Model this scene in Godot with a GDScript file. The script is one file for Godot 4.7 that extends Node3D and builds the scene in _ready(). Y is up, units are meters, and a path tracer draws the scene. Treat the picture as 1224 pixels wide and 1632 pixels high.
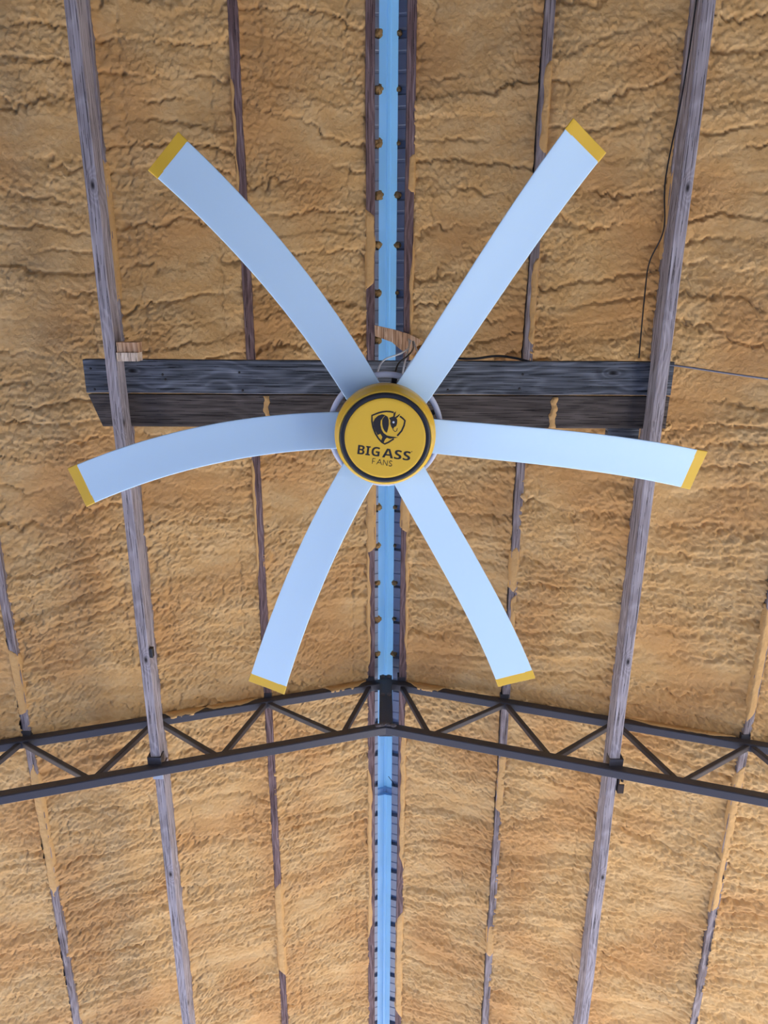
extends Node3D
# Underside of a gable roof: spray foam between wooden purlins, a steel truss and a six-blade fan.
# x runs across the ridge, z along it (the picture's lower edge looks towards -z), y is up.

const EYE := 1.5                     # height of the camera above the floor
const SLOPE := 0.311                 # roof pitch
const TRUSS_Z := -2.2
const RIDGE_TOP := 5.197             # underside of the purlins, extended to the ridge
const DECK := 5.287                  # underside of the roofing sheets, extended to the ridge
const FAN := Vector3(-0.012, 0.0, -0.52)

var names := {}
var M := {}
var nz := FastNoiseLite.new()
var cell := FastNoiseLite.new()
var crack := FastNoiseLite.new()

# ---------------------------------------------------------------- helpers
func numbered(called: String) -> String:
	var n: int = names.get(called, 0)
	names[called] = n + 1
	return called if n == 0 else "%s_%03d" % [called, n]

func thing(called: String, label: String, category: String, at := Vector3.ZERO, group := "") -> Node3D:
	var o := Node3D.new()
	o.name = numbered(called)
	add_child(o)
	o.position = at
	tag(o, label, category, group)
	return o

func tag(o: Node, label: String, category := "", group := "") -> void:
	o.set_meta("label", label)
	if category: o.set_meta("category", category)
	if group: o.set_meta("group", group)

func setting(called: String) -> Node3D:
	var o := Node3D.new()
	o.name = called
	add_child(o)
	o.set_meta("kind", "structure")
	return o

# A solid is [vertices, uvs, smooth]; three vertices make a triangle. Turned so that its faces look outwards.
func outward(s: Array) -> Array:
	var v: PackedVector3Array = s[0]
	var c := v[0]
	var vol := 0.0
	for i in range(0, v.size(), 3):
		vol += (v[i] - c).dot((v[i + 1] - c).cross(v[i + 2] - c))
	if vol > 0.0:
		var uv: PackedVector2Array = s[1]
		for i in range(0, v.size(), 3):
			var t := v[i + 1]; v[i + 1] = v[i + 2]; v[i + 2] = t
			var q := uv[i + 1]; uv[i + 1] = uv[i + 2]; uv[i + 2] = q
		return [v, uv, s[2]]
	return s

func put(called: String, parent: Node, solids: Array, m: Material, origin := Vector3.ZERO) -> MeshInstance3D:
	var st := SurfaceTool.new()
	st.begin(Mesh.PRIMITIVE_TRIANGLES)
	var group := 0
	for raw in solids:
		var s := outward(raw)
		st.set_smooth_group(group if s[2] else -1)
		group += 1
		var v: PackedVector3Array = s[0]
		var uv: PackedVector2Array = s[1]
		for i in v.size():
			st.set_uv(uv[i])
			st.add_vertex(v[i] - origin)
	st.generate_normals()
	var o := MeshInstance3D.new()
	o.mesh = st.commit()
	o.material_override = m
	o.name = called if parent != self else numbered(called)
	parent.add_child(o, true)
	o.position = origin
	return o

# Rings of equally many points joined into a closed skin with flat caps.
func loft(rings: Array, smooth := false, closed_path := false) -> Array:
	var v := PackedVector3Array()
	var uv := PackedVector2Array()
	var n: int = rings[0].size()
	var along := 0.0
	var count: int = rings.size() if closed_path else rings.size() - 1
	for k in count:
		var a: PackedVector3Array = rings[k]
		var b: PackedVector3Array = rings[(k + 1) % rings.size()]
		var step := a[0].distance_to(b[0])
		var round_ := 0.0
		for i in n:
			var j := (i + 1) % n
			var w := a[i].distance_to(a[j])
			v.append_array([a[i], b[i], b[j], a[i], b[j], a[j]])
			uv.append_array([Vector2(round_, along), Vector2(round_, along + step), Vector2(round_ + w, along + step), Vector2(round_, along), Vector2(round_ + w, along + step), Vector2(round_ + w, along)])
			round_ += w
		along += step
	if not closed_path:
		for end in 2:
			var r: PackedVector3Array = rings[0] if end == 0 else rings[rings.size() - 1]
			var mid := Vector3.ZERO
			for p in r: mid += p
			mid /= n
			for i in n:
				var j := (i + 1) % n
				var tri := [mid, r[i], r[j]] if end == 0 else [mid, r[j], r[i]]
				for p in tri:
					v.append(p)
					uv.append(Vector2((p - mid).x + (p - mid).z, (p - mid).y + 0.31))
	return [v, uv, smooth]

# A bar with a chamfered rectangular section from a to b; `up` is the direction of its height h.
func bar(a: Vector3, b: Vector3, w: float, h: float, up := Vector3.UP, ch := 0.003, steps := 1, wave := 0.0, phase := 0.0) -> Array:
	var d := (b - a).normalized()
	var side := d.cross(up).normalized()
	var top := side.cross(d).normalized()
	var rings := []
	for k in steps + 1:
		var t := float(k) / steps
		var c := a.lerp(b, t)
		if wave > 0.0:
			c += side * wave * nz.get_noise_2d(t * a.distance_to(b) * 1.2 + phase, phase) + top * wave * 0.6 * nz.get_noise_2d(t * a.distance_to(b) * 1.6 + phase, phase + 9.0)
		var x := w / 2.0
		var y := h / 2.0
		var ring := PackedVector3Array()
		for p in [Vector2(-x + ch, -y), Vector2(x - ch, -y), Vector2(x, -y + ch), Vector2(x, y - ch), Vector2(x - ch, y), Vector2(-x + ch, y), Vector2(-x, y - ch), Vector2(-x, -y + ch)]:
			ring.append(c + side * p.x + top * p.y)
		rings.append(ring)
	return loft(rings)

func box(lo: Vector3, hi: Vector3, ch := 0.002) -> Array:
	var c := (lo + hi) / 2.0
	return bar(Vector3(c.x, c.y, lo.z), Vector3(c.x, c.y, hi.z), hi.x - lo.x, hi.y - lo.y, Vector3.UP, ch)

func tube(points: Array, r: float, sides := 8) -> Array:
	var curve := Curve3D.new()
	for i in points.size():
		var p: Vector3 = points[i]
		var before: Vector3 = points[maxi(i - 1, 0)]
		var after: Vector3 = points[mini(i + 1, points.size() - 1)]
		var t := (after - before) / 6.0
		curve.add_point(p, -t, t)
	curve.bake_interval = maxf(0.008, r * 1.5)
	var pts := curve.get_baked_points()
	var rings := []
	var ref := Vector3(0.31, 0.17, 0.93).normalized()
	for i in pts.size():
		var d := (pts[mini(i + 1, pts.size() - 1)] - pts[maxi(i - 1, 0)]).normalized()
		var s := d.cross(ref).normalized()
		var u := s.cross(d)
		var ring := PackedVector3Array()
		for k in sides:
			var a := TAU * k / sides
			ring.append(pts[i] + (s * cos(a) + u * sin(a)) * r)
		rings.append(ring)
	return loft(rings, true)

# A closed profile of Vector2(radius, height) turned round the vertical through c.
func lathe(profile: Array, c: Vector3, seg := 64, smooth := true) -> Array:
	var rings := []
	for k in seg:
		var a := TAU * k / seg
		var ring := PackedVector3Array()
		for p in profile:
			ring.append(c + Vector3(cos(a) * p.x, p.y, sin(a) * p.x))
		rings.append(ring)
	return loft(rings, smooth, true)

# A flat outline in the x-z plane at height y, raised downwards by t.
func slab(outline: PackedVector2Array, y: float, t: float) -> Array:
	var v := PackedVector3Array()
	var uv := PackedVector2Array()
	var idx := Geometry2D.triangulate_polygon(outline)
	if idx.is_empty():
		outline.reverse()
		idx = Geometry2D.triangulate_polygon(outline)
	for i in range(0, idx.size(), 3):
		var a := outline[idx[i]]; var b := outline[idx[i + 1]]; var c := outline[idx[i + 2]]
		if (b - a).cross(c - a) < 0.0:
			var q := b; b = c; c = q
		for p in [a, b, c]:
			v.append(Vector3(p.x, y - t, p.y)); uv.append(p)
		for p in [a, c, b]:
			v.append(Vector3(p.x, y, p.y)); uv.append(p)
	var ccw := not Geometry2D.is_polygon_clockwise(outline)
	for i in outline.size():
		var p := outline[i]
		var q := outline[(i + 1) % outline.size()]
		if not ccw:
			var s := p; p = q; q = s
		var quad := [Vector3(p.x, y - t, p.y), Vector3(p.x, y, p.y), Vector3(q.x, y, q.y), Vector3(p.x, y - t, p.y), Vector3(q.x, y, q.y), Vector3(q.x, y - t, q.y)]
		for s in quad:
			v.append(s); uv.append(Vector2(s.x + s.y, s.z))
	return [v, uv, false]

func stroke(pts: PackedVector2Array, w: float, closed := false) -> PackedVector2Array:
	# outline of a line of width w along pts
	var l := PackedVector2Array()
	var r := PackedVector2Array()
	for i in pts.size():
		var d := (pts[mini(i + 1, pts.size() - 1)] - pts[maxi(i - 1, 0)]).normalized()
		var n := Vector2(-d.y, d.x) * w / 2.0
		l.append(pts[i] + n)
		r.append(pts[i] - n)
	r.reverse()
	l.append_array(r)
	return l

# ---------------------------------------------------------------- materials
func plain(c: Color, rough := 0.6, metal := 0.0, spec := 0.5) -> StandardMaterial3D:
	var m := StandardMaterial3D.new()
	m.albedo_color = c
	m.roughness = rough
	m.metallic = metal
	m.metallic_specular = spec
	return m

func noise_tex(seed_: int, freq: float, oct: int, ramp: Array, size := 512, normal := 0.0) -> NoiseTexture2D:
	var n := FastNoiseLite.new()
	n.seed = seed_
	n.frequency = freq
	n.fractal_octaves = oct
	var t := NoiseTexture2D.new()
	t.noise = n
	t.width = size
	t.height = size
	t.seamless = true
	t.seamless_blend_skirt = 0.3
	if ramp.size():
		var g := Gradient.new()
		g.offsets = PackedFloat32Array()
		g.colors = PackedColorArray()
		var off := PackedFloat32Array()
		var col := PackedColorArray()
		for r in ramp:
			off.append(r[0]); col.append(r[1])
		g.offsets = off
		g.colors = col
		t.color_ramp = g
	return t

# Wood: grain runs along v. The texture covers 0.25 m by 2 m.
func wood(seed_: int, dark: Color, mid: Color, light: Color, rings := 9.0, knots := []) -> StandardMaterial3D:
	var w := 192
	var h := 768
	var im := Image.create(w, h, false, Image.FORMAT_RGB8)
	var hm := Image.create(w, h, false, Image.FORMAT_R8)
	var n := FastNoiseLite.new()
	n.seed = seed_
	n.frequency = 1.0
	n.fractal_octaves = 2
	for y in h:
		var v := float(y) / h
		# the ring of angles makes the texture repeat along v without a seam
		var cy := cos(v * TAU)
		var sy := sin(v * TAU)
		for x in w:
			var u := float(x) / w
			var warp := n.get_noise_3d(u * 1.5, cy * 0.8, sy * 0.8) * 0.35
			var dk := 0.0
			for k in knots:
				var dd := Vector2((u - k.x) * 0.25, (v - k.y) * 2.0 * 0.45)
				var e := exp(-dd.length_squared() / (k.z * k.z))
				warp += e * 0.5
				dk += exp(-dd.length_squared() / (k.z * k.z * 0.12))
			var ring := 0.5 + 0.5 * sin((u + warp) * TAU * rings)
			ring = pow(ring, 2.0)
			var fine := n.get_noise_3d(u * 60.0, cy * 1.3, sy * 1.3)
			var streak := n.get_noise_3d(u * 16.0 + 5.0, cy * 0.7, sy * 0.7)
			var blot := n.get_noise_3d(u * 3.0 + 11.0, cy * 2.0, sy * 2.0)
			var t := clampf(0.42 + ring * 0.22 + fine * 0.42 + streak * 0.28 + blot * 0.14, 0.0, 1.0)
			var c := dark.lerp(mid, t * 2.0) if t < 0.5 else mid.lerp(light, t * 2.0 - 1.0)
			if fine < -0.42: c = c.darkened(0.45)
			c = c.lerp(Color(0.06, 0.05, 0.05), clampf(dk * 0.85, 0.0, 0.9))
			im.set_pixel(x, y, c)
			hm.set_pixel(x, y, Color(clampf(0.5 + ring * 0.2 + fine * 0.5, 0.0, 1.0), 0, 0))
	var m := StandardMaterial3D.new()
	m.albedo_texture = ImageTexture.create_from_image(im)
	m.roughness = 0.85
	m.metallic_specular = 0.3
	m.heightmap_enabled = true
	m.heightmap_texture = ImageTexture.create_from_image(hm)
	m.heightmap_scale = 0.12
	m.uv1_scale = Vector3(4.0, 0.5, 1.0)
	return m

func make_materials() -> void:
	var f := StandardMaterial3D.new()
	f.albedo_color = Color(1, 1, 1)
	f.vertex_color_use_as_albedo = true
	f.roughness = 0.75
	f.metallic_specular = 0.35
	f.heightmap_enabled = true
	f.heightmap_texture = noise_tex(5, 0.03, 4, [[0.0, Color.BLACK], [1.0, Color.WHITE]], 512)
	f.heightmap_scale = 0.35
	f.uv1_triplanar = true
	f.uv1_world_triplanar = true
	f.uv1_scale = Vector3(2.6, 2.6, 2.6)
	M.foam = f
	var fp := f.duplicate()
	fp.vertex_color_use_as_albedo = false
	fp.albedo_color = FOAM.linear_to_srgb()
	M.foam_plain = fp
	M.purlin = wood(3, Color(0.36, 0.31, 0.30), Color(0.52, 0.48, 0.48), Color(0.66, 0.63, 0.63), 7.0)
	M.purlin_brown = wood(4, Color(0.29, 0.22, 0.21), Color(0.44, 0.36, 0.355), Color(0.57, 0.50, 0.50), 6.0)
	M.runner = wood(8, Color(0.43, 0.40, 0.41), Color(0.58, 0.555, 0.57), Color(0.71, 0.69, 0.71), 8.0, [Vector3(0.1, 0.32, 0.02), Vector3(0.2, 0.77, 0.02)])
	M.beam_grey = wood(12, Color(0.17, 0.18, 0.20), Color(0.34, 0.36, 0.39), Color(0.53, 0.55, 0.59), 5.0, [Vector3(0.72, 0.27, 0.03), Vector3(0.6, 0.7, 0.02), Vector3(0.35, 0.1, 0.02)])
	M.beam_brown = wood(15, Color(0.20, 0.18, 0.17), Color(0.325, 0.30, 0.285), Color(0.43, 0.40, 0.38), 4.0, [Vector3(0.3, 0.6, 0.02)])
	M.fresh = wood(19, Color(0.52, 0.38, 0.27), Color(0.70, 0.55, 0.42), Color(0.85, 0.74, 0.62), 6.0)
	M.end_grain = wood(23, Color(0.66, 0.58, 0.50), Color(0.80, 0.73, 0.65), Color(0.90, 0.85, 0.79), 12.0)
	M.steel = plain(Color(0.23, 0.225, 0.245), 0.42, 0.0, 0.5)
	M.steel.heightmap_enabled = true
	M.steel.heightmap_texture = noise_tex(21, 0.05, 3, [[0.0, Color.BLACK], [1.0, Color.WHITE]], 256)
	M.steel.heightmap_scale = 0.05
	M.steel.uv1_triplanar = true
	M.steel.uv1_scale = Vector3(6, 6, 6)
	M.weld = plain(Color(0.34, 0.31, 0.31), 0.6)
	M.rust = plain(Color(0.16, 0.11, 0.10), 0.8)
	M.galv = plain(Color(0.62, 0.65, 0.70), 0.45, 0.3)
	M.sheet = plain(Color(0.55, 0.58, 0.64), 0.45, 0.25)
	M.cap = plain(Color(0.62, 0.79, 0.94), 0.4, 0.0, 0.5)
	M.cap.backlight_enabled = true     # thin glass-fibre sheet that lets some daylight through
	M.cap.backlight = Color(0.135, 0.19, 0.19).linear_to_srgb()
	M.yellow = plain(Color(0.86, 0.70, 0.21), 0.38, 0.0, 0.5)
	M.black = plain(Color(0.10, 0.11, 0.14), 0.45)
	M.ink = plain(Color(0.09, 0.08, 0.09), 0.6)
	M.motor = plain(Color(0.09, 0.09, 0.10), 0.5)
	M.blade = plain(Color(0.76, 0.88, 0.96), 0.38, 0.0, 0.5)
	M.ring = plain(Color(0.76, 0.79, 0.86), 0.45)
	M.wire_white = plain(Color(0.78, 0.80, 0.84), 0.5)
	M.wire_black = plain(Color(0.07, 0.07, 0.08), 0.5)
	M.wire_grey = plain(Color(0.45, 0.46, 0.50), 0.4, 0.4)
	M.concrete = plain(Color(0.70, 0.70, 0.70), 0.85)
	M.concrete.albedo_texture = noise_tex(31, 0.008, 5, [[0.0, Color(0.80, 0.80, 0.80)], [1.0, Color(1, 1, 1)]], 512)
	M.concrete.uv1_triplanar = true
	M.concrete.uv1_world_triplanar = true
	M.concrete.uv1_scale = Vector3(0.3, 0.3, 0.3)
	M.gravel = plain(Color(0.62, 0.60, 0.57), 0.9)
	M.gravel.albedo_texture = noise_tex(33, 0.05, 5, [[0.0, Color(0.65, 0.64, 0.62)], [1.0, Color(1, 1, 1)]], 512)
	M.gravel.uv1_triplanar = true
	M.gravel.uv1_world_triplanar = true
	M.gravel.uv1_scale = Vector3(0.5, 0.5, 0.5)
	M.siding = plain(Color(0.40, 0.37, 0.35), 0.5, 0.1)

const FOAM := Color(0.56, 0.34, 0.132)      # linear

# ---------------------------------------------------------------- foam
func foam_thickness(x: float, z: float, edge: float, seed_: float) -> float:
	var rough := smoothstep(0.3, -1.6, z)
	var big := nz.get_noise_2d(x * 1.6 + seed_, z * 1.6)
	var mid := nz.get_noise_2d(x * 5.0, z * 5.0 + seed_)
	var small := nz.get_noise_2d(x * 17.0 + seed_, z * 17.0)
	var tiny := nz.get_noise_2d(x * 45.0 + seed_, z * 45.0)
	var calm := smoothstep(-0.45, 0.2, nz.get_noise_2d(x * 1.3 + 31.0, z * 2.4 + seed_) + rough * 0.3)
	var near := exp(-edge / 0.04)
	# scallops: the froth of each pass ends in small lobes
	var lobe := (cell.get_noise_2d(x / 0.026 + seed_, z / 0.05) + 1.0) / 0.75
	lobe = 1.0 - minf(lobe * lobe, 1.2)
	var drift := 1.2 * nz.get_noise_2d(x * 0.7 + seed_, z * 1.1)
	# overlapping passes of the spray gun, each a roll that runs from purlin to purlin
	var p := z / 0.115 + drift + 0.16 * mid + 0.10 * small + 0.10 * lobe
	var f := p - floorf(p)
	var roll := fposmod(sin(floorf(p) * 12.9898 + seed_) * 43758.5453, 1.0)
	var t := absf(2.0 * pow(f, 0.7) - 1.0)
	var h := (0.25 + 0.75 * roll) * lerpf(0.55, 1.0, calm) * lerpf(0.014, 0.015, rough) * (1.0 - pow(t, lerpf(14.0, 3.2, rough)))
	# where two passes meet there is a narrow crease, deeper in some stretches
	var seam := minf(f, 1.0 - f) * 0.115
	h -= lerpf(0.013, 0.007, rough) * smoothstep(-0.25, 0.45, nz.get_noise_2d(x * 2.2 + seed_ * 3.0, floorf(p + 0.5) * 7.7)) * exp(-seam * seam / 0.000036)
	# finer rolls inside each pass
	var p2 := z / 0.041 + 2.4 * drift + 0.34 * mid + 0.30 * small + 0.32 * lobe + 0.1 * tiny
	var g := p2 - floorf(p2)
	var roll2 := fposmod(sin(floorf(p2) * 78.233 + seed_ + floorf(x * 1.7 + 0.6 * small)) * 43758.5453, 1.0)
	var t2 := absf(2.0 * pow(g, 0.7) - 1.0)
	h += roll2 * lerpf(0.3, 1.0, calm) * lerpf(0.0022, 0.0095, rough) * (1.0 - pow(t2, lerpf(6.0, 2.4, rough)))
	# popcorn lumps
	var wx := x + 0.006 * small + 0.003 * tiny
	var wz := z + 0.006 * nz.get_noise_2d(x * 19.0 + 90.0, z * 19.0) + 0.003 * tiny
	var f1 := (cell.get_noise_2d(wx / 0.034 + seed_, wz / 0.024) + 1.0) / 0.75
	h += (lerpf(0.0030, 0.0050, rough) * (0.25 + 0.75 * calm) + 0.0065 * near) * (1.0 - minf(f1 * f1, 1.3))
	var f2 := (cell.get_noise_2d(wx / 0.017 + seed_ + 40.0, wz / 0.014) + 1.0) / 0.75
	h += lerpf(0.0020, 0.0036, rough) * (1.0 - minf(f2 * f2, 1.3)) * (0.35 + 0.65 * calm)
	# beside the purlins the gun was held still: a band of lumps with a crease along it
	var band := edge - 0.085 - 0.012 * small
	h -= 0.006 * smoothstep(0.0, 0.35, nz.get_noise_2d(z * 1.6 + signf(x) * 20.0, seed_ * 2.0)) * exp(-band * band / 0.00003)
	# fine cracks between the lumps
	var gap := crack.get_noise_2d(wx / 0.038 + seed_, wz / 0.027) + 1.0
	h -= lerpf(0.0045, 0.0050, rough) * (0.35 + 0.65 * calm) * exp(-gap * gap / 0.022)
	h += 0.006 * big + 0.003 * mid
	h += near * (0.012 + 0.008 * mid)
	return 0.054 + h

func foam_colour(x: float, z: float, seed_: float) -> Color:
	var a := nz.get_noise_2d(x * 1.7 + 50.0, z * 1.7 + seed_)
	var b := nz.get_noise_2d(x * 6.0 + 70.0, z * 11.0 + seed_)
	var c := nz.get_noise_2d(x * 40.0 + seed_, z * 40.0)
	var k := FOAM
	k = k.lerp(Color(0.62, 0.42, 0.195), clampf(0.5 * b + 0.25 + 0.3 * c, 0.0, 0.7))
	k = k.lerp(Color(0.50, 0.255, 0.085), clampf(0.9 * a + 0.05, 0.0, 0.65))
	return k

func foam_bay(parent: Node, x0: float, x1: float, z0: float, z1: float, dx: float, dz: float, seed_: float) -> void:
	# x0 is the edge nearer the ridge
	var nx := int(ceil(absf(x1 - x0) / dx)) + 1
	var nzr := int(ceil(absf(z1 - z0) / dz)) + 1
	var v := PackedVector3Array(); v.resize(nx * nzr)
	var nn := PackedVector3Array(); nn.resize(nx * nzr)
	var cc := PackedColorArray(); cc.resize(nx * nzr)
	for j in nzr:
		var z := lerpf(z0, z1, float(j) / (nzr - 1))
		var e0 := 0.004 + 0.002 * nz.get_noise_2d(z * 14.0, seed_) + 0.003 * nz.get_noise_2d(z * 3.0, seed_ + 5.0)
		var e1 := 0.004 + 0.002 * nz.get_noise_2d(z * 14.0, seed_ + 20.0) + 0.003 * nz.get_noise_2d(z * 3.0, seed_ + 25.0)
		var s := signf(x1 - x0)
		for i in nx:
			var t := float(i) / (nx - 1)
			var x := lerpf(x0 - s * e0, x1 + s * e1, t)
			var edge := minf(absf(x - x0), absf(x1 - x))
			var h := foam_thickness(x, z, edge, seed_)
			v[j * nx + i] = Vector3(x, DECK - SLOPE * absf(x) - h, z)
			cc[j * nx + i] = foam_colour(x, z, seed_)
	for j in nzr:
		var ja := maxi(j - 1, 0) * nx
		var jb := mini(j + 1, nzr - 1) * nx
		for i in nx:
			var du := v[j * nx + mini(i + 1, nx - 1)] - v[j * nx + maxi(i - 1, 0)]
			var dv := v[jb + i] - v[ja + i]
			var n := du.cross(dv).normalized()
			nn[j * nx + i] = n if n.y < 0.0 else -n
	var idx := PackedInt32Array()
	idx.resize((nx - 1) * (nzr - 1) * 6)
	var flip := (v[1] - v[0]).cross(v[nx] - v[0]).y < 0.0
	var k := 0
	for j in nzr - 1:
		for i in nx - 1:
			var a := j * nx + i
			var b := a + 1
			var c := a + nx + 1
			var d := a + nx
			if flip:
				idx[k] = a; idx[k + 1] = c; idx[k + 2] = b; idx[k + 3] = a; idx[k + 4] = d; idx[k + 5] = c
			else:
				idx[k] = a; idx[k + 1] = b; idx[k + 2] = c; idx[k + 3] = a; idx[k + 4] = c; idx[k + 5] = d
			k += 6
	var arr := []
	arr.resize(Mesh.ARRAY_MAX)
	arr[Mesh.ARRAY_VERTEX] = v
	arr[Mesh.ARRAY_NORMAL] = nn
	arr[Mesh.ARRAY_COLOR] = cc
	arr[Mesh.ARRAY_INDEX] = idx
	var mesh := ArrayMesh.new()
	mesh.add_surface_from_arrays(Mesh.PRIMITIVE_TRIANGLES, arr)
	var o := MeshInstance3D.new()
	o.name = "foam_bay"
	o.mesh = mesh
	o.material_override = M.foam
	parent.add_child(o, true)

# Foam sprayed over the underside of a purlin between z0 and z1: a skin with a ragged outline.
func overspray(parent: Node, x: float, w: float, z0: float, z1: float, lean: float, seed_: float) -> void:
	var under := RIDGE_TOP - SLOPE * absf(x)
	var rings := []
	var n := maxi(6, int((z1 - z0) / 0.012))
	for k in n + 1:
		var t := float(k) / n
		var z := lerpf(z0, z1, t)
		var taper := smoothstep(0.0, 0.12, t) * smoothstep(1.0, 0.88, t)
		var wob := nz.get_noise_2d(z * 9.0, seed_)
		var wob2 := nz.get_noise_2d(z * 12.0, seed_ + 30.0)
		var lo := -w / 2.0 - 0.010
		var hi := w / 2.0 + 0.010
		# lean > 0: the film creeps over from the +x side and stops short of the other, < 0 from the -x side
		if lean > 0.0: lo = lerpf(hi - 0.004, lo, clampf(taper * (1.15 - lean) + wob * 0.10, 0.05, 1.0))
		elif lean < 0.0: hi = lerpf(lo + 0.004, hi, clampf(taper * (1.15 + lean) + wob * 0.10, 0.05, 1.0))
		else:
			var keep := clampf(taper * 1.3 + 0.25 * wob, 0.06, 1.0)
			var off := 0.4 * wob2 * (1.0 - keep) * w
			lo = lerpf(off - 0.002, lo, keep)
			hi = lerpf(off + 0.002, hi, keep)
		var thick := 0.001 + (0.005 + 0.003 * wob2) * taper
		var ring := PackedVector3Array()
		for i in 9:
			var s := float(i) / 8
			var px := lerpf(lo, hi, s)
			var over := maxf(0.0, absf(px) - w / 2.0)
			ring.append(Vector3(x + px, under + over * 2.0 - thick * sin(s * PI) ** 0.5 + 0.0006 * nz.get_noise_2d(px * 90.0, z * 60.0), z))
		for i in range(8, -1, -1):
			var s := float(i) / 8
			ring.append(Vector3(x + lerpf(lo, hi, s), under + 0.022, z))
		rings.append(ring)
	put("foam_overspray", parent, [loft(rings, true)], M.foam_plain)

func blob(c: Vector3, r: Vector3, seed_: float) -> Array:
	var rings := []
	for k in range(1, 12):
		var b := PI * k / 12.0
		var ring := PackedVector3Array()
		for i in 20:
			var a := TAU * i / 20.0
			var d := Vector3(sin(b) * cos(a), cos(b), sin(b) * sin(a))
			ring.append(c + d * r * (1.0 + 0.35 * nz.get_noise_3d(d.x * 1.8 + seed_, d.y * 1.8, d.z * 1.8)))
		rings.append(ring)
	return loft(rings, true)

# ---------------------------------------------------------------- the fan
func fan_blade(parent: Node, q: Array) -> void:
	# q: the blade's bearing in degrees, seen from below, as c0 + c1 r + c2 r^2 (the blade sweeps a little)
	var make := func(r0: float, r1: float, n: int, grow: float) -> Array:
		var rings := []
		for k in n + 3:
			# a ring close to each end keeps the end faces crisp
			var r := lerpf(r0, r1, float(k - 1) / n)
			if k == 0: r = r0
			elif k == 1: r = r0 + 0.001
			elif k == n + 1: r = r1 - 0.001
			elif k == n + 2: r = r1
			var a: float = deg_to_rad(q[0] + q[1] * r + q[2] * r * r)
			var slope: float = deg_to_rad(q[1] + 2.0 * q[2] * r)
			var dir := Vector3(sin(a), 0, cos(a))
			var tang := Vector3(cos(a), 0, -sin(a))
			var run := (dir + tang * r * slope).normalized()
			var across := Vector3(run.z, 0, -run.x)
			var chord := lerpf(0.138, 0.160, (r - 0.17) / 1.0) + grow
			var thick := 0.0105 + grow * 0.5
			var pitch := deg_to_rad(9.0)
			var c := FAN + dir * r + Vector3(0, EYE + 2.652, 0)
			var ring := PackedVector3Array()
			for i in 24:
				var t := TAU * i / 24.0
				var cx := cos(t)
				var cy := sin(t) * (0.55 + 0.45 * cx) * 1.15 + 0.45 * (1.0 - cx * cx)
				if sin(t) < 0.0: cy = sin(t) * 0.22 * (1.0 - 0.3 * cx) + 0.30 * (1.0 - cx * cx)
				var px := cx * chord / 2.0
				var py := cy * thick
				ring.append(c + across * (px * cos(pitch) - py * sin(pitch)) + Vector3.UP * (px * sin(pitch) + py * cos(pitch)))
			rings.append(ring)
		return loft(rings, true)
	var b := put("blade", parent, [make.call(0.165, 1.178, 26, 0.0)], M.blade, FAN + Vector3(0, EYE + 2.652, 0))
	var cap := put("end_cap", b, [make.call(1.176, 1.216, 4, 0.003)], M.yellow, FAN + Vector3(0, EYE + 2.652, 0))
	cap.position = Vector3.ZERO
	cap.set_meta("label", "yellow plastic end cap")

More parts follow.
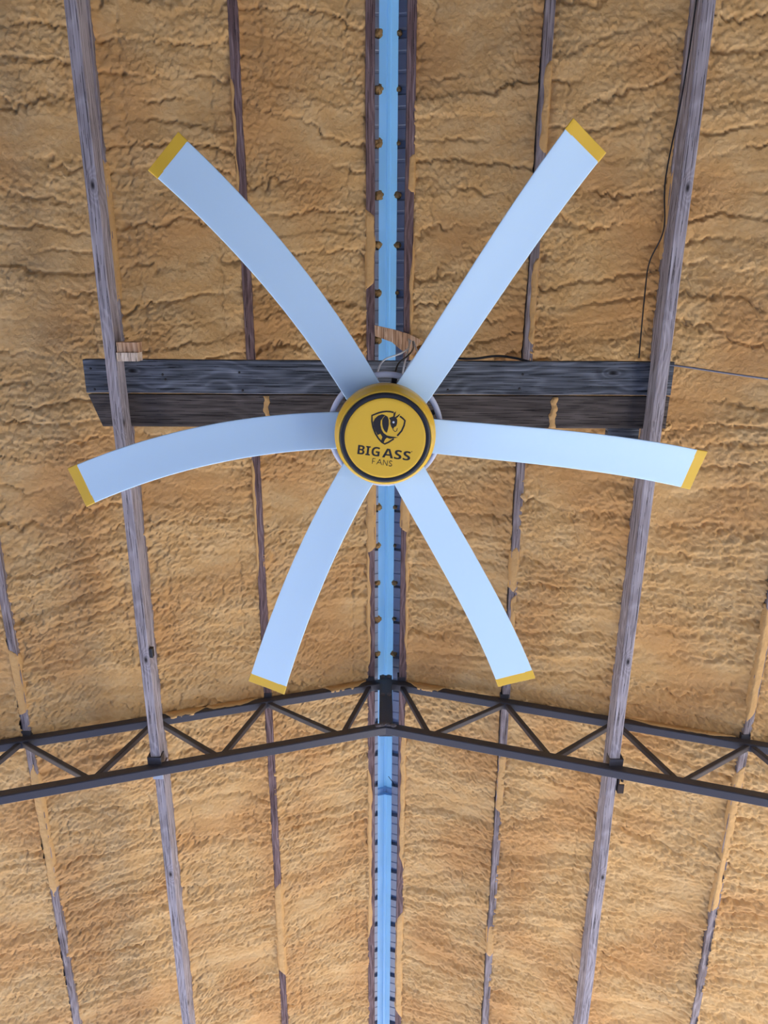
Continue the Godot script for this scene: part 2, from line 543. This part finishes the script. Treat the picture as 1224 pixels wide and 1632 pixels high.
func build_fan() -> void:
	var base := FAN + Vector3(0, EYE, 0)
	var f := thing("ceiling_fan", "six-blade silver ceiling fan with a round yellow hub, hung under the wooden beam", "ceiling fan", Vector3.ZERO)
	# bearings, clockwise from the picture's top
	for q in [[35.8, -6.0, 3.8], [96.6, -4.0, 3.6], [152.6, -5.5, 4.4], [213.6, -9.6, 1.6], [272.6, -11.0, 0.0], [332.6, -9.0, 0.0]]:
		fan_blade(f, q)
	put("hub_cover", f, [lathe([Vector2(0.0, 2.524), Vector2(0.160, 2.524), Vector2(0.1665, 2.519), Vector2(0.170, 2.521), Vector2(0.176, 2.536), Vector2(0.177, 2.546), Vector2(0.182, 2.551), Vector2(0.186, 2.570), Vector2(0.188, 2.604), Vector2(0.183, 2.608), Vector2(0.0, 2.608)], base, 96)], M.yellow)
	put("hub_band", f, [lathe([Vector2(0.143, 2.526), Vector2(0.143, 2.517), Vector2(0.146, 2.5135), Vector2(0.160, 2.5135), Vector2(0.164, 2.517), Vector2(0.164, 2.526)], base, 96)], M.black)
	var disc := put("hub_face", f, [lathe([Vector2(0.0, 2.524), Vector2(0.1455, 2.524), Vector2(0.1462, 2.514), Vector2(0.144, 2.511), Vector2(0.138, 2.510), Vector2(0.0, 2.510)], base, 96, false)], M.yellow)
	put("motor_housing", f, [lathe([Vector2(0.0, 2.606), Vector2(0.178, 2.606), Vector2(0.178, 2.650), Vector2(0.150, 2.662), Vector2(0.118, 2.68), Vector2(0.11, 2.76), Vector2(0.09, 2.78), Vector2(0.0, 2.78)], base, 64)], M.motor)
	put("retaining_ring", f, [lathe([Vector2(0.199, 2.672), Vector2(0.201, 2.668), Vector2(0.219, 2.668), Vector2(0.221, 2.672), Vector2(0.221, 2.680), Vector2(0.199, 2.680)], base, 96)], M.ring)
	for k in 6:
		var a := deg_to_rad(70.0 + 60.0 * k)
		var d := Vector3(sin(a), 0, cos(a))
		put("ring_bracket", f, [bar(base + d * 0.10 + Vector3.UP * 2.683, base + d * 0.215 + Vector3.UP * 2.683, 0.022, 0.006)], M.motor)
	put("down_rod", f, [lathe([Vector2(0.0, 2.77), Vector2(0.021, 2.77), Vector2(0.021, 2.975), Vector2(0.0, 2.975)], base, 24)], M.motor)
	put("mounting_plate", f, [box(base + Vector3(-0.09, 2.974, -0.045), base + Vector3(0.09, 2.989, 0.05))], M.motor)
	# lettering and emblem, drawn in a unit of one photograph pixel (2.256 mm) about the middle of the hub face
	var u := func(p: Vector2) -> Vector2: return Vector2((p.x - 587.0) / 8.16 * 0.002256, -(p.y - 645.0) / 8.16 * 0.002256 / 0.947) + Vector2(base.x, base.z)
	var flat := func(pts: Array) -> PackedVector2Array:
		var o := PackedVector2Array()
		for p in pts: o.append(u.call(Vector2(p[0], p[1])))
		return o
	var y := base.y + 2.5103
	var px := 0.002256 / 8.16
	var emblem := []
	emblem.append(slab(stroke(flat.call([[696, 320], [650, 310], [600, 308], [550, 314], [500, 326], [416, 358], [415, 430], [430, 505], [462, 585], [500, 642], [545, 690], [582, 711], [630, 690], [700, 645]]), 21 * px), y, 0.0008))
	emblem.append(slab(stroke(flat.call([[776, 366], [810, 390], [842, 420], [830, 480], [800, 545], [744, 608]]), 22 * px), y, 0.0008))
	emblem.append(slab(flat.call([[430, 440], [455, 395], [495, 360], [545, 343], [588, 352], [560, 378], [543, 405], [530, 418], [526, 470], [540, 530], [568, 575], [610, 604], [660, 616], [752, 627], [700, 638], [645, 645], [608, 632], [585, 656], [568, 695], [535, 668], [550, 624], [525, 583], [488, 600], [460, 550], [440, 500]]), y, 0.0008))
	emblem.append(slab(flat.call([[560, 390], [590, 355], [617, 372], [632, 410], [634, 470], [622, 530], [608, 572], [580, 550], [557, 510], [548, 460], [548, 415]]), y, 0.0008))
	emblem.append(slab(flat.call([[636, 388], [662, 378], [690, 368], [725, 378], [742, 410], [741, 452], [728, 488], [704, 500], [688, 528], [664, 496], [650, 455], [655, 420]]), y, 0.0008))
	emblem.append(slab(flat.call([[690, 372], [693, 332], [726, 305], [718, 340], [708, 374]]), y, 0.0008))
	emblem.append(slab(flat.call([[714, 378], [735, 364], [777, 334], [766, 360], [738, 386]]), y, 0.0008))
	emblem.append(slab(stroke(flat.call([[686, 525], [700, 545], [716, 556], [735, 548], [744, 512]]), 9 * px), y, 0.0008))
	put("emblem", disc, emblem, M.ink)
	var eye := []
	for k in 10: eye.append([694 + 14 * cos(TAU * k / 10), 440 + 14 * sin(TAU * k / 10)])
	put("emblem_eye", disc, [slab(flat.call(eye), y - 0.0007, 0.0004)], M.wire_white)
	# FANS in thin strokes: letters in a box 0..1 wide, 0..1 high, placed along a line that falls 7 degrees
	var thin := {"F": [[[0.1, 0], [0.1, 1]], [[0.1, 1], [0.8, 1]], [[0.1, 0.5], [0.7, 0.5]]], "A": [[[0, 0], [0.5, 1.0]], [[0.5, 1.0], [1, 0]], [[0.2, 0.36], [0.8, 0.36]]], "N": [[[0.08, 0], [0.08, 1]], [[0.08, 1], [0.92, 0]], [[0.92, 0], [0.92, 1]]],
		"S": [[[0.85, 0.85], [0.68, 0.97], [0.45, 1.0], [0.22, 0.93], [0.13, 0.77], [0.22, 0.61], [0.5, 0.5], [0.78, 0.38], [0.87, 0.22], [0.76, 0.07], [0.5, 0.0], [0.25, 0.03], [0.08, 0.15]]]}
	var fans := []
	var down := deg_to_rad(7.1)
	var pen := 0.0
	for ch in "FANS":
		var wide: float = {"F": 50.0, "A": 68.0, "N": 62.0, "S": 52.0}[ch]
		for s in thin[ch]:
			var pts := []
			for p in s:
				var lx: float = pen + p[0] * wide
				var ly: float = p[1] * 70.0
				pts.append([413 + lx * cos(down) + ly * sin(down), 962 + lx * sin(down) - ly * cos(down)])
			fans.append(slab(stroke(flat.call(pts), 7.5 * px), y, 0.0008))
		pen += wide + 13.0
	put("lettering", disc, fans, M.ink)
	var font := SystemFont.new()
	font.font_names = PackedStringArray(["Droid Sans"])
	font.font_weight = 700
	for word in [["BIG", 222.0, 838.0, 290.0], ["ASS", 546.0, 880.0, 368.0]]:
		var t := TextMesh.new()
		t.text = word[0]
		t.font = font
		t.font_size = 64
		t.depth = 0.02
		t.pixel_size = 0.01
		t.horizontal_alignment = HORIZONTAL_ALIGNMENT_LEFT
		t.vertical_alignment = VERTICAL_ALIGNMENT_BOTTOM
		var box_: AABB = t.get_aabb()
		var o := MeshInstance3D.new()
		o.mesh = t
		o.name = "lettering"
		o.material_override = M.ink
		disc.add_child(o, true)
		var w: float = word[3] * px
		var h: float = 118.0 * px / 0.947
		var sx := w / box_.size.x
		var sy := h / box_.size.y
		var dir := Vector3(cos(down), 0, -sin(down))
		var up := Vector3(sin(down), 0, cos(down))
		var at2: Vector2 = u.call(Vector2(word[1], word[2]))
		var bs := Basis(dir * sx, up * sy, Vector3.DOWN * 0.03)
		o.transform = Transform3D(bs, Vector3(at2.x, y - 0.0003, at2.y) - bs * Vector3(box_.position.x, box_.position.y, 0))
	var dot := []
	for k in 8: dot.append([936 + 7 * cos(TAU * k / 8), 806 + 7 * sin(TAU * k / 8)])
	put("lettering", disc, [slab(flat.call(dot), y, 0.0008)], M.ink)
	# supply leads that loop from the motor up to the ridge
	for w in [[M.wire_white, [[-0.035, 2.70, -0.40], [-0.045, 2.84, -0.335], [-0.02, 2.93, -0.285], [0.05, 2.99, -0.262], [0.09, 3.2, -0.255], [0.10, 3.5, -0.24]]],
			[M.wire_black, [[0.02, 2.70, -0.40], [0.025, 2.85, -0.345], [0.04, 2.94, -0.30], [0.08, 2.98, -0.270], [0.11, 3.2, -0.26], [0.12, 3.5, -0.25]]],
			[M.wire_white, [[0.045, 2.70, -0.41], [0.06, 2.86, -0.35], [0.085, 2.95, -0.30], [0.12, 3.02, -0.27], [0.125, 3.3, -0.26], [0.125, 3.5, -0.25]]],
			[M.wire_white, [[0.035, 2.69, -0.415], [0.045, 2.76, -0.39], [0.055, 2.87, -0.345], [0.07, 2.97, -0.285], [0.11, 3.5, -0.245]]]]:
		var pts := []
		for p in w[1]: pts.append(Vector3(p[0], p[1] + EYE, p[2]))
		put("supply_lead", f, [tube(pts, 0.0035)], w[0])

# ---------------------------------------------------------------- the truss
func build_truss() -> void:
	var t := thing("roof_truss", "dark steel roof truss with zigzag webs and a bolted peak, spanning under the purlins", "truss")
	var zc := TRUSS_Z - 0.024
	var end := 5.0
	var low := 4.705 + 0.025
	var top := 5.147 + 0.025
	for s in [-1.0, 1.0]:
		put("bottom_chord", t, [bar(Vector3(0, low, zc), Vector3(s * end, low - SLOPE * end, zc), 0.046, 0.048, Vector3.UP, 0.004)], M.steel)
		put("top_chord", t, [bar(Vector3(0, top, zc), Vector3(s * end, top - SLOPE * end, zc), 0.046, 0.048, Vector3.UP, 0.004)], M.steel)
		var tops := [0.085, 0.664, 1.225, 1.85, 2.44, 3.02, 3.6, 4.2, 4.8]
		for k in tops.size() - 1:
			var b: float = [0.235, 0.825, 1.39, 1.99, 2.57, 3.16, 3.75, 4.35][k]
			for pair in [[tops[k] + 0.012, b - 0.012], [tops[k + 1] - 0.012, b + 0.012]]:
				put("web", t, [bar(Vector3(s * pair[0], top - 0.02 - SLOPE * pair[0], zc), Vector3(s * pair[1], low + 0.015 - SLOPE * pair[1], zc), 0.026, 0.028, Vector3.BACK, 0.003)], M.steel)
		for x in [0.092, 0.667, 1.845, 2.44, 3.05, 3.66, 4.27]:
			var y: float = top + 0.02 - SLOPE * x
			put("purlin_clip", t, [box(Vector3(s * x - 0.024, y, TRUSS_Z - 0.006), Vector3(s * x + 0.024, y + 0.055, TRUSS_Z + 0.024))], M.steel)
	put("gusset_plate", t, [box(Vector3(-0.036, low - 0.02, TRUSS_Z - 0.002), Vector3(0.036, top + 0.035, TRUSS_Z + 0.012)), box(Vector3(-0.036, low - 0.02, TRUSS_Z - 0.060), Vector3(0.036, top + 0.035, TRUSS_Z - 0.046))], M.steel)
	for p in [Vector2(-0.017, 0.016), Vector2(0.017, 0.016), Vector2(-0.018, -0.18), Vector2(0.018, -0.18)]:
		var c := Vector3(p.x, top + p.y, TRUSS_Z + 0.011)
		var rings := []
		for z in [0.0, 0.010]:
			var ring := PackedVector3Array()
			for i in 6: ring.append(c + Vector3(cos(TAU * i / 6) * 0.0125, sin(TAU * i / 6) * 0.0125, z))
			rings.append(ring)
		put("bolt", t, [loft(rings)], M.weld)
	for k in 5:
		put("weld_bead", t, [blob(Vector3(-0.04 + 0.02 * k, low - 0.012 - 0.006 * absf(k - 2), TRUSS_Z + 0.010), Vector3(0.016, 0.010, 0.009), k * 3.0)], M.weld)
	# saddles that carry the runners on the bottom chord
	for x in [-1.118, 1.112]:
		var y: float = low + 0.022 - SLOPE * absf(x)
		put("runner_saddle", t, [box(Vector3(x - 0.033, y - 0.004, TRUSS_Z - 0.010), Vector3(x - 0.026, y + 0.045, TRUSS_Z + 0.035)), box(Vector3(x + 0.026, y - 0.004, TRUSS_Z - 0.010), Vector3(x + 0.033, y + 0.045, TRUSS_Z + 0.035)), box(Vector3(x - 0.033, y - 0.008, TRUSS_Z - 0.010), Vector3(x + 0.033, y - 0.002, TRUSS_Z + 0.035))], M.steel)
	# skins of foam on the top chord
	for q in [[-0.12, -0.36, 1.0], [-0.98, -1.20, 1.0], [-0.72, -1.0, 0.8], [0.13, 0.34, 1.0], [1.30, 1.8, 0.5]]:
		var rings := []
		var n := 24
		for k in n + 1:
			var f := float(k) / n
			var x := lerpf(q[0], q[1], f)
			var taper := smoothstep(0.0, 0.25, f) * smoothstep(1.0, 0.75, f)
			var c := Vector3(x, top - SLOPE * absf(x), zc)
			var low_y: float = lerpf(0.02, -0.031, taper * q[2] * (0.85 + 0.15 * nz.get_noise_2d(x * 30.0, 3.0)))
			var ring := PackedVector3Array()
			for p in [Vector2(0.020, 0.034), Vector2(0.0285, 0.026), Vector2(0.0285, low_y * 0.4 + 0.008), Vector2(0.027, low_y), Vector2(0.014, low_y - 0.002), Vector2(0.012, 0.02)]:
				ring.append(c + Vector3(0, p.y + 0.0015 * nz.get_noise_2d(x * 40.0, p.y * 50.0), p.x))
			rings.append(ring)
		put("foam_overspray", t, [loft(rings, true)], M.foam_plain)

# ---------------------------------------------------------------- scene
func _ready() -> void:
	# camera
	var cam := Camera3D.new()
	cam.name = "camera"
	add_child(cam)
	cam.fov = rad_to_deg(2.0 * atan(816.0 / 1131.0))
	cam.position = Vector3(-0.015, EYE, 0.0)
	cam.rotation = Vector3(deg_to_rad(90.0 - 17.6), 0, 0)
	cam.rotate_object_local(Vector3.BACK, deg_to_rad(0.25))
	cam.near = 0.05
	cam.far = 200.0
	cam.current = true
	# sky, sun, exposure
	var env := Environment.new()
	env.background_mode = Environment.BG_SKY
	var sky := Sky.new()
	var sm := ProceduralSkyMaterial.new()
	sm.sky_top_color = Color(0.36, 0.56, 0.90)
	sm.sky_horizon_color = Color(0.74, 0.84, 0.96)
	sm.ground_bottom_color = Color(0.45, 0.44, 0.42)
	sm.ground_horizon_color = Color(0.70, 0.74, 0.78)
	sm.sky_energy_multiplier = 1.0
	sky.sky_material = sm
	env.sky = sky
	env.tonemap_mode = Environment.TONE_MAPPER_LINEAR
	env.tonemap_exposure = 8.4
	env.sdfgi_enabled = true
	env.ssao_enabled = true
	env.ssil_enabled = true
	var we := WorldEnvironment.new()
	we.name = "environment"
	we.environment = env
	add_child(we)
	var sun := DirectionalLight3D.new()
	sun.name = "sun"
	add_child(sun)
	sun.light_color = Color(1.0, 0.97, 0.92)
	sun.light_energy = 2.2
	sun.light_angular_distance = 0.6
	sun.shadow_enabled = true
	sun.look_at_from_position(Vector3(3.0, 8.0, 4.0), Vector3.ZERO)

	nz.seed = 77
	nz.frequency = 1.0
	nz.fractal_type = FastNoiseLite.FRACTAL_NONE
	nz.noise_type = FastNoiseLite.TYPE_SIMPLEX_SMOOTH
	cell.seed = 78
	cell.frequency = 1.0
	cell.fractal_type = FastNoiseLite.FRACTAL_NONE
	cell.noise_type = FastNoiseLite.TYPE_CELLULAR
	cell.cellular_jitter = 1.0
	cell.cellular_return_type = FastNoiseLite.RETURN_DISTANCE
	crack.seed = 79
	crack.frequency = 1.0
	crack.fractal_type = FastNoiseLite.FRACTAL_NONE
	crack.noise_type = FastNoiseLite.TYPE_CELLULAR
	crack.cellular_jitter = 1.0
	crack.cellular_return_type = FastNoiseLite.RETURN_DISTANCE2_SUB
	make_materials()
	build_shell()
	build_ceiling()
	build_purlins()
	build_truss()
	build_runners()
	build_beam()
	build_fan()
	build_small_things()

func build_shell() -> void:
	var g := put("ground", self, [box(Vector3(-60, -0.4, -60), Vector3(60, -0.12, 60))], M.gravel)
	g.set_meta("kind", "structure")
	var f := put("floor", self, [box(Vector3(-5.2, -0.11, -7.4), Vector3(5.2, 0.0, 5.6))], M.concrete)
	f.set_meta("kind", "structure")
	for w in [["wall_left", -5.05, 0.5, 5.4], ["wall_right", 5.05, 0.5, 5.4]]:
		var o := put(w[0], self, [box(Vector3(w[1] - 0.06, 0.0, w[2]), Vector3(w[1] + 0.06, DECK - SLOPE * 5.0 - 0.12, w[3]))], M.siding)
		o.set_meta("kind", "structure")
	var rings := []
	for z in [5.28, 5.40]:
		rings.append(PackedVector3Array([Vector3(-4.98, 0, z), Vector3(4.98, 0, z), Vector3(4.98, DECK - SLOPE * 4.98 - 0.1, z), Vector3(0, DECK - 0.1, z), Vector3(-4.98, DECK - SLOPE * 4.98 - 0.1, z)]))
	var back := put("wall_back", self, [loft(rings)], M.siding)
	back.set_meta("kind", "structure")

func build_ceiling() -> void:
	var c := setting("ceiling")
	# roofing sheets with a rib every nine inches
	var pitch := 0.2286
	for s in [-1.0, 1.0]:
		var x0: float = 0.042 if s > 0.0 else 0.047
		var first := -0.49 - pitch * 30.5
		for k in 14:
			var za := first + k * pitch * 4.0
			var prof := []
			for r in 4:
				var b := za + r * pitch
				for q in [[0.0, 0.0], [0.030, 0.0], [0.034, 0.003], [0.044, 0.003], [0.048, 0.0], [0.092, 0.0], [0.100, 0.019], [0.128, 0.019], [0.136, 0.0], [0.178, 0.0], [0.182, 0.003], [0.192, 0.003], [0.196, 0.0]]:
					prof.append([b + q[0], q[1]])
			prof.append([za + 4.0 * pitch, 0.0])
			var rings := []
			for x in [x0, 5.3]:
				var ring := PackedVector3Array()
				for p in prof: ring.append(Vector3(s * x, DECK - SLOPE * x + p[1], p[0]))
				for i in range(prof.size() - 1, -1, -1): ring.append(Vector3(s * x, DECK - SLOPE * x + prof[i][1] + 0.0015, prof[i][0]))
				rings.append(ring)
			put("roof_panel", c, [loft(rings)], M.sheet)
	# the ridge cap over the gap between the sheets: two lengths that overlap
	for part in [[6.0, -3.11, 0.0], [-3.06, -7.3, -0.003]]:
		var y0: float = DECK + 0.030 + part[2]
		var outer := [[-0.17, -SLOPE * 0.17 - 0.006], [-0.012, -SLOPE * 0.012], [-0.007, 0.004], [0.007, 0.004], [0.012, -SLOPE * 0.012], [0.17, -SLOPE * 0.17 - 0.006]]
		var rings := []
		for z in [part[0], part[1]]:
			var ring := PackedVector3Array()
			for p in outer: ring.append(Vector3(p[0], y0 + p[1], z))
			for i in range(outer.size() - 1, -1, -1): ring.append(Vector3(outer[i][0], y0 + outer[i][1] + 0.002, z))
			rings.append(ring)
		put("ridge_cap", c, [loft(rings)], M.cap).set_meta("label", "light blue metal ridge cap over the gap")
	# foam that oozed from the rib ends beside the ridge gap
	for k in range(-24, 8):
		for s in [-1.0, 1.0]:
			var z := -0.49 - k * pitch + 0.004
			if z > 1.6 or z < -5.4: continue
			var n := nz.get_noise_2d(k * 3.7, s * 8.0)
			var r := 0.020 + 0.006 * n - (0.007 if s > 0.0 else 0.0)
			r *= 1.0 if z > -2.6 else 0.62
			put("foam_blob", c, [blob(Vector3(-0.051 if s < 0.0 else 0.047, DECK - 0.004, z), Vector3(r, 0.012, r), k + s * 40.0)], M.foam_plain)
	# foam between the purlins
	var edges := [[0.125, 0.647], [0.687, 1.206], [1.244, 1.825], [1.866, 2.42]]
	for s in [-1.0, 1.0]:
		for k in edges.size():
			var e: Array = edges[k]
			var in0: float = e[0] if k > 0 else (0.106 if s < 0.0 else 0.121)
			foam_bay(c, s * in0, s * e[1], 1.6, -5.3, 0.0066, 0.0072, k * 7.3 + (s + 1.0) * 31.0)
		for far in [[5.3, 1.6], [-5.3, -7.25]]:
			for k in edges.size():
				foam_bay(c, s * edges[k][0], s * edges[k][1], far[0], far[1], 0.03, 0.03, k * 7.3 + (s + 1.0) * 31.0)
		for k in 4:
			var a := 2.46 + 0.61 * k
			foam_bay(c, s * a, s * (a + 0.572), 5.3, -7.25, 0.04, 0.04, k * 7.3 + 90.0)

func build_purlins() -> void:
	var rows := [
		[-0.087, "brown wooden purlin beside the ridge gap, on the narrow-margin side of the blue cap", M.purlin_brown, "purlins beside the ridge gap"],
		[0.101, "grey-brown wooden purlin beside the ridge gap, on the wide-margin side of the blue cap", M.purlin_brown, "purlins beside the ridge gap"],
		[-0.664, "dark weathered purlin next in from the runner with the wooden block", M.purlin_brown, "purlins between ridge and runners"],
		[0.676, "foam-smeared weathered purlin next in from the runner with the black wire", M.purlin, "purlins between ridge and runners"],
		[-1.225, "purlin half hidden behind the runner with the wooden block", M.purlin, "purlins above the runners"],
		[1.225, "purlin half hidden behind the runner with the black wire", M.purlin, "purlins above the runners"],
		[-1.843, "outer grey purlin partly smeared with foam, on the wooden block's side of the roof", M.purlin, "outer purlins"],
		[1.852, "outer grey purlin partly smeared with foam, on the steel cable's side of the roof", M.purlin, "outer purlins"],
	]
	var spray := {
		-0.087: [[-0.02, 0.36, -0.3], [-1.42, -0.95, -0.1], [-1.35, -2.15, -0.75], [-4.2, -2.75, -0.62]],
		0.101: [[-2.2, 0.3, 0.8], [-1.3, -0.85, 0.2], [0.42, 0.60, 0.6], [-3.6, -2.45, 0.55], [-4.9, -3.9, 0.2]],
		-0.664: [[-1.5, -0.8, -0.85], [-4.3, -3.5, 0.15], [0.2, 0.9, -0.9]],
		0.676: [[0.55, 0.95, 0.55], [-0.28, 0.15, 0.6], [-1.55, -1.3, 0.0], [-1.95, -1.55, 0.6], [-3.0, -2.55, 0.35], [-4.1, -3.85, 0.0]],
		-1.225: [[-0.1, 0.55, 0.0]],
		1.225: [[0.1, 0.5, 0.0]],
		-1.843: [[-2.1, -1.7, -0.2], [-3.25, -2.38, 0.0], [-0.9, -0.2, 0.0]],
		1.852: [[-2.12, -1.45, -0.35], [-3.0, -2.35, 0.05], [-3.35, -2.9, -0.5]],
	}
	for r in rows:
		var x: float = r[0]
		var o := thing("roof_purlin", r[1], "purlin", Vector3.ZERO, r[3])
		var y := RIDGE_TOP - SLOPE * absf(x)
		var m: Material = r[2]
		put("plank", o, [bar(Vector3(x, y + 0.0445, 5.25), Vector3(x, y + 0.0445, -7.25), 0.042, 0.089, Vector3.UP, 0.002, 60, 0.002, x * 13.0)], m)
		for q in spray[x]:
			overspray(o, x, 0.038, minf(q[0], q[1]), maxf(q[0], q[1]), q[2], x * 31.0 + q[0])
	var n := 0
	for s in [-1.0, 1.0]:
		for z in [-7.2, TRUSS_Z - 0.024]:
			n += 1
			var post := put("trim_%d" % n, self, [box(Vector3(s * 5.02 - 0.07, 0.001, z - 0.07), Vector3(s * 5.02 + 0.07, 3.55, z + 0.07))], M.purlin)
			post.set_meta("kind", "structure")
	for x in [2.44, 3.05, 3.66, 4.27, 4.9]:
		for s in [-1.0, 1.0]:
			n += 1
			var y: float = RIDGE_TOP - SLOPE * x
			var t := put("trim_%d" % n, self, [bar(Vector3(s * x, y + 0.0445, 5.25), Vector3(s * x, y + 0.0445, -7.25), 0.038, 0.089)], M.purlin)
			t.set_meta("kind", "structure")

func build_runners() -> void:
	var y := 4.406 + 0.045
	var l := thing("runner_board", "grey timber runner on the truss bottom chord, beside the small wooden block", "timber", Vector3.ZERO, "timber runners carried by the truss")
	put("plank", l, [bar(Vector3(-1.128, y, 3.0), Vector3(-1.112, y, -2.232), 0.046, 0.089, Vector3.UP, 0.003, 40, 0.002, 4.0)], M.runner)
	put("plank", l, [bar(Vector3(-1.108, y, -2.236), Vector3(-1.104, y, -6.2), 0.044, 0.089, Vector3.UP, 0.003, 30, 0.003, 6.0)], M.runner)
	put("joint_plate", l, [box(Vector3(-1.134, y - 0.052, -2.29), Vector3(-1.084, y - 0.044, -2.252))], M.galv)
	put("wire_staple", l, [box(Vector3(-1.089, y - 0.046, -1.63), Vector3(-1.074, y - 0.020, -1.585))], M.wire_black)
	var r := thing("runner_board", "grey timber runner on the truss bottom chord, with a black wire along its side", "timber", Vector3.ZERO, "timber runners carried by the truss")
	put("plank", r, [bar(Vector3(1.122, y, 3.0), Vector3(1.106, y, -2.24), 0.048, 0.089, Vector3.UP, 0.003, 40, 0.002, 14.0)], M.runner)
	put("plank", r, [bar(Vector3(1.106, y, -2.243), Vector3(1.118, y, -6.2), 0.046, 0.089, Vector3.UP, 0.003, 30, 0.004, 16.0)], M.runner)
	put("hanger_bracket", r, [box(Vector3(1.134, y - 0.050, -2.36), Vector3(1.141, y + 0.02, -2.27)), box(Vector3(1.134, y - 0.054, -2.36), Vector3(1.164, y - 0.048, -2.31)), box(Vector3(1.150, y - 0.046, -2.30), Vector3(1.160, y - 0.03, -2.27))], M.rust)

func build_beam() -> void:
	var y := 4.49
	var b := thing("mounting_beam", "pair of dark weathered planks spanning the runners above the fan", "beam")
	put("plank", b, [bar(Vector3(-1.266, y + 0.019, -0.361), Vector3(1.186, y + 0.019, -0.361), 0.138, 0.038, Vector3.UP, 0.003, 30, 0.002, 3.0)], M.beam_grey).set_meta("label", "charcoal grey plank with pale grain")
	# the second plank has a slanted end
	var rings := []
	for e in [[-1.262, -1.216], [1.186, 1.184]]:
		var ring := PackedVector3Array()
		for p in [[0, -0.437, 0.006], [0, -0.437, 0.044], [1, -0.572, 0.044], [1, -0.572, 0.006]]:
			ring.append(Vector3(e[p[0]], y + p[2], p[1]))
		rings.append(ring)
	put("plank", b, [loft(rings)], M.beam_brown).set_meta("label", "dark brown plank with a slanted end")
	for p in [[-1.237, -0.328], [-1.230, -0.414], [-0.94, -0.352], [-0.93, -0.372], [-0.62, -0.342], [-0.61, -0.416], [0.56, -0.345], [0.55, -0.404], [1.165, -0.350], [1.165, -0.385], [-0.2, -0.33], [0.25, -0.41]]:
		put("nail_head", b, [lathe([Vector2(0, -0.0015), Vector2(0.005, -0.0015), Vector2(0.005, 0.006), Vector2(0, 0.006)], Vector3(p[0], y, p[1]), 10)], M.ink)
	for q in [[-0.513, 0.013], [0.702, 0.016]]:
		var rr := []
		for k in 15:
			var t := k / 14.0
			var z := lerpf(-0.440, -0.571, t)
			var w: float = q[1] * (1.0 + 0.35 * nz.get_noise_2d(z * 45.0, q[0] * 9.0))
			var cx: float = q[0] + 0.006 * nz.get_noise_2d(z * 22.0, q[0] * 5.0)
			var th := 0.005 + 0.003 * nz.get_noise_2d(z * 60.0, 2.0)
			rr.append(PackedVector3Array([Vector3(cx - w, y + 0.012, z), Vector3(cx - w * 0.8, y + 0.006 - th * 0.6, z), Vector3(cx, y + 0.006 - th, z), Vector3(cx + w * 0.8, y + 0.006 - th * 0.6, z), Vector3(cx + w, y + 0.012, z)]))
		put("foam_streak", b, [loft(rr, true)], M.foam_plain)

func build_small_things() -> void:
	# the upright two-by-four between the purlin and the beam
	var k := thing("wood_block", "short two-piece block of pale and brown wood against the beam and runner", "wood block")
	put("block", k, [box(Vector3(-1.092, 4.402, -0.290), Vector3(-1.006, 4.46, -0.256))], M.end_grain).set_meta("label", "pale end-grain block")
	put("block", k, [box(Vector3(-1.090, 4.408, -0.256), Vector3(-1.004, 4.46, -0.216))], M.fresh).set_meta("label", "brown block")
	var d := put("spacer_block", self, [bar(Vector3(0.955, 4.56, -0.612), Vector3(1.09, 4.56, -0.612), 0.075, 0.038, Vector3.UP, 0.003)], M.beam_grey)
	tag(d, "small dark block tucked beside the beam next to the runner", "wood block")
	# broken board on the ridge purlins
	var out := PackedVector2Array()
	for p in [[-0.066, -0.182], [0.028, -0.202], [0.106, -0.224], [0.168, -0.254], [0.142, -0.292], [0.134, -0.326], [0.100, -0.324], [0.060, -0.296], [0.021, -0.264], [-0.064, -0.234]]:
		out.append(Vector2(p[0], p[1]))
	var s := put("wood_scrap", self, [slab(out, 5.164, 0.018)], M.fresh)
	tag(s, "broken tan board nailed across the ridge purlins above the fan", "board")
	# steel cable from the beam's end
	var c := put("steel_cable", self, [tube([Vector3(1.16, 4.487, -0.306), Vector3(1.20, 4.47, -0.306), Vector3(1.56, 4.40, -0.352), Vector3(2.4, 4.30, -0.45), Vector3(2.95, 4.272, -0.5)], 0.004)], M.wire_grey)
	tag(c, "thin grey steel cable running off the end of the beam", "cable")
	var w := put("power_cord", self, [tube([Vector3(0.16, 4.52, -0.270), Vector3(0.33, 4.505, -0.284), Vector3(0.45, 4.52, -0.273), Vector3(0.53, 4.515, -0.281), Vector3(0.59, 4.50, -0.295), Vector3(0.63, 4.51, -0.305)], 0.005)], M.wire_black)
	tag(w, "black cord bowed along the upper edge of the beam", "cord")
	var v := put("hanging_wire", self, [tube([Vector3(1.085, 4.43, 1.6), Vector3(1.082, 4.44, 1.0), Vector3(1.075, 4.45, 0.7), Vector3(1.055, 4.47, 0.4), Vector3(1.07, 4.47, 0.22), Vector3(1.05, 4.53, 0.1), Vector3(1.045, 4.53, -0.02), Vector3(1.05, 4.53, -0.28)], 0.0028)], M.wire_black)
	tag(v, "thin black wire hanging along the inner side of a runner", "wire")
	var g := put("foam_chunk", self, [blob(Vector3(1.205, 4.545, -0.57), Vector3(0.022, 0.018, 0.020), 3.0), blob(Vector3(1.19, 4.55, -0.595), Vector3(0.014, 0.012, 0.012), 7.0)], M.foam_plain)
	tag(g, "small pale lump of foam at the end of the beam", "foam lump")
	var tw := put("twig", self, [tube([Vector3(0.020, 5.285, -2.96), Vector3(0.040, 5.276, -2.985), Vector3(0.062, 5.268, -3.02)], 0.0018, 6)], M.wire_black)
	tag(tw, "tiny dark twig caught in the ridge gap", "twig")
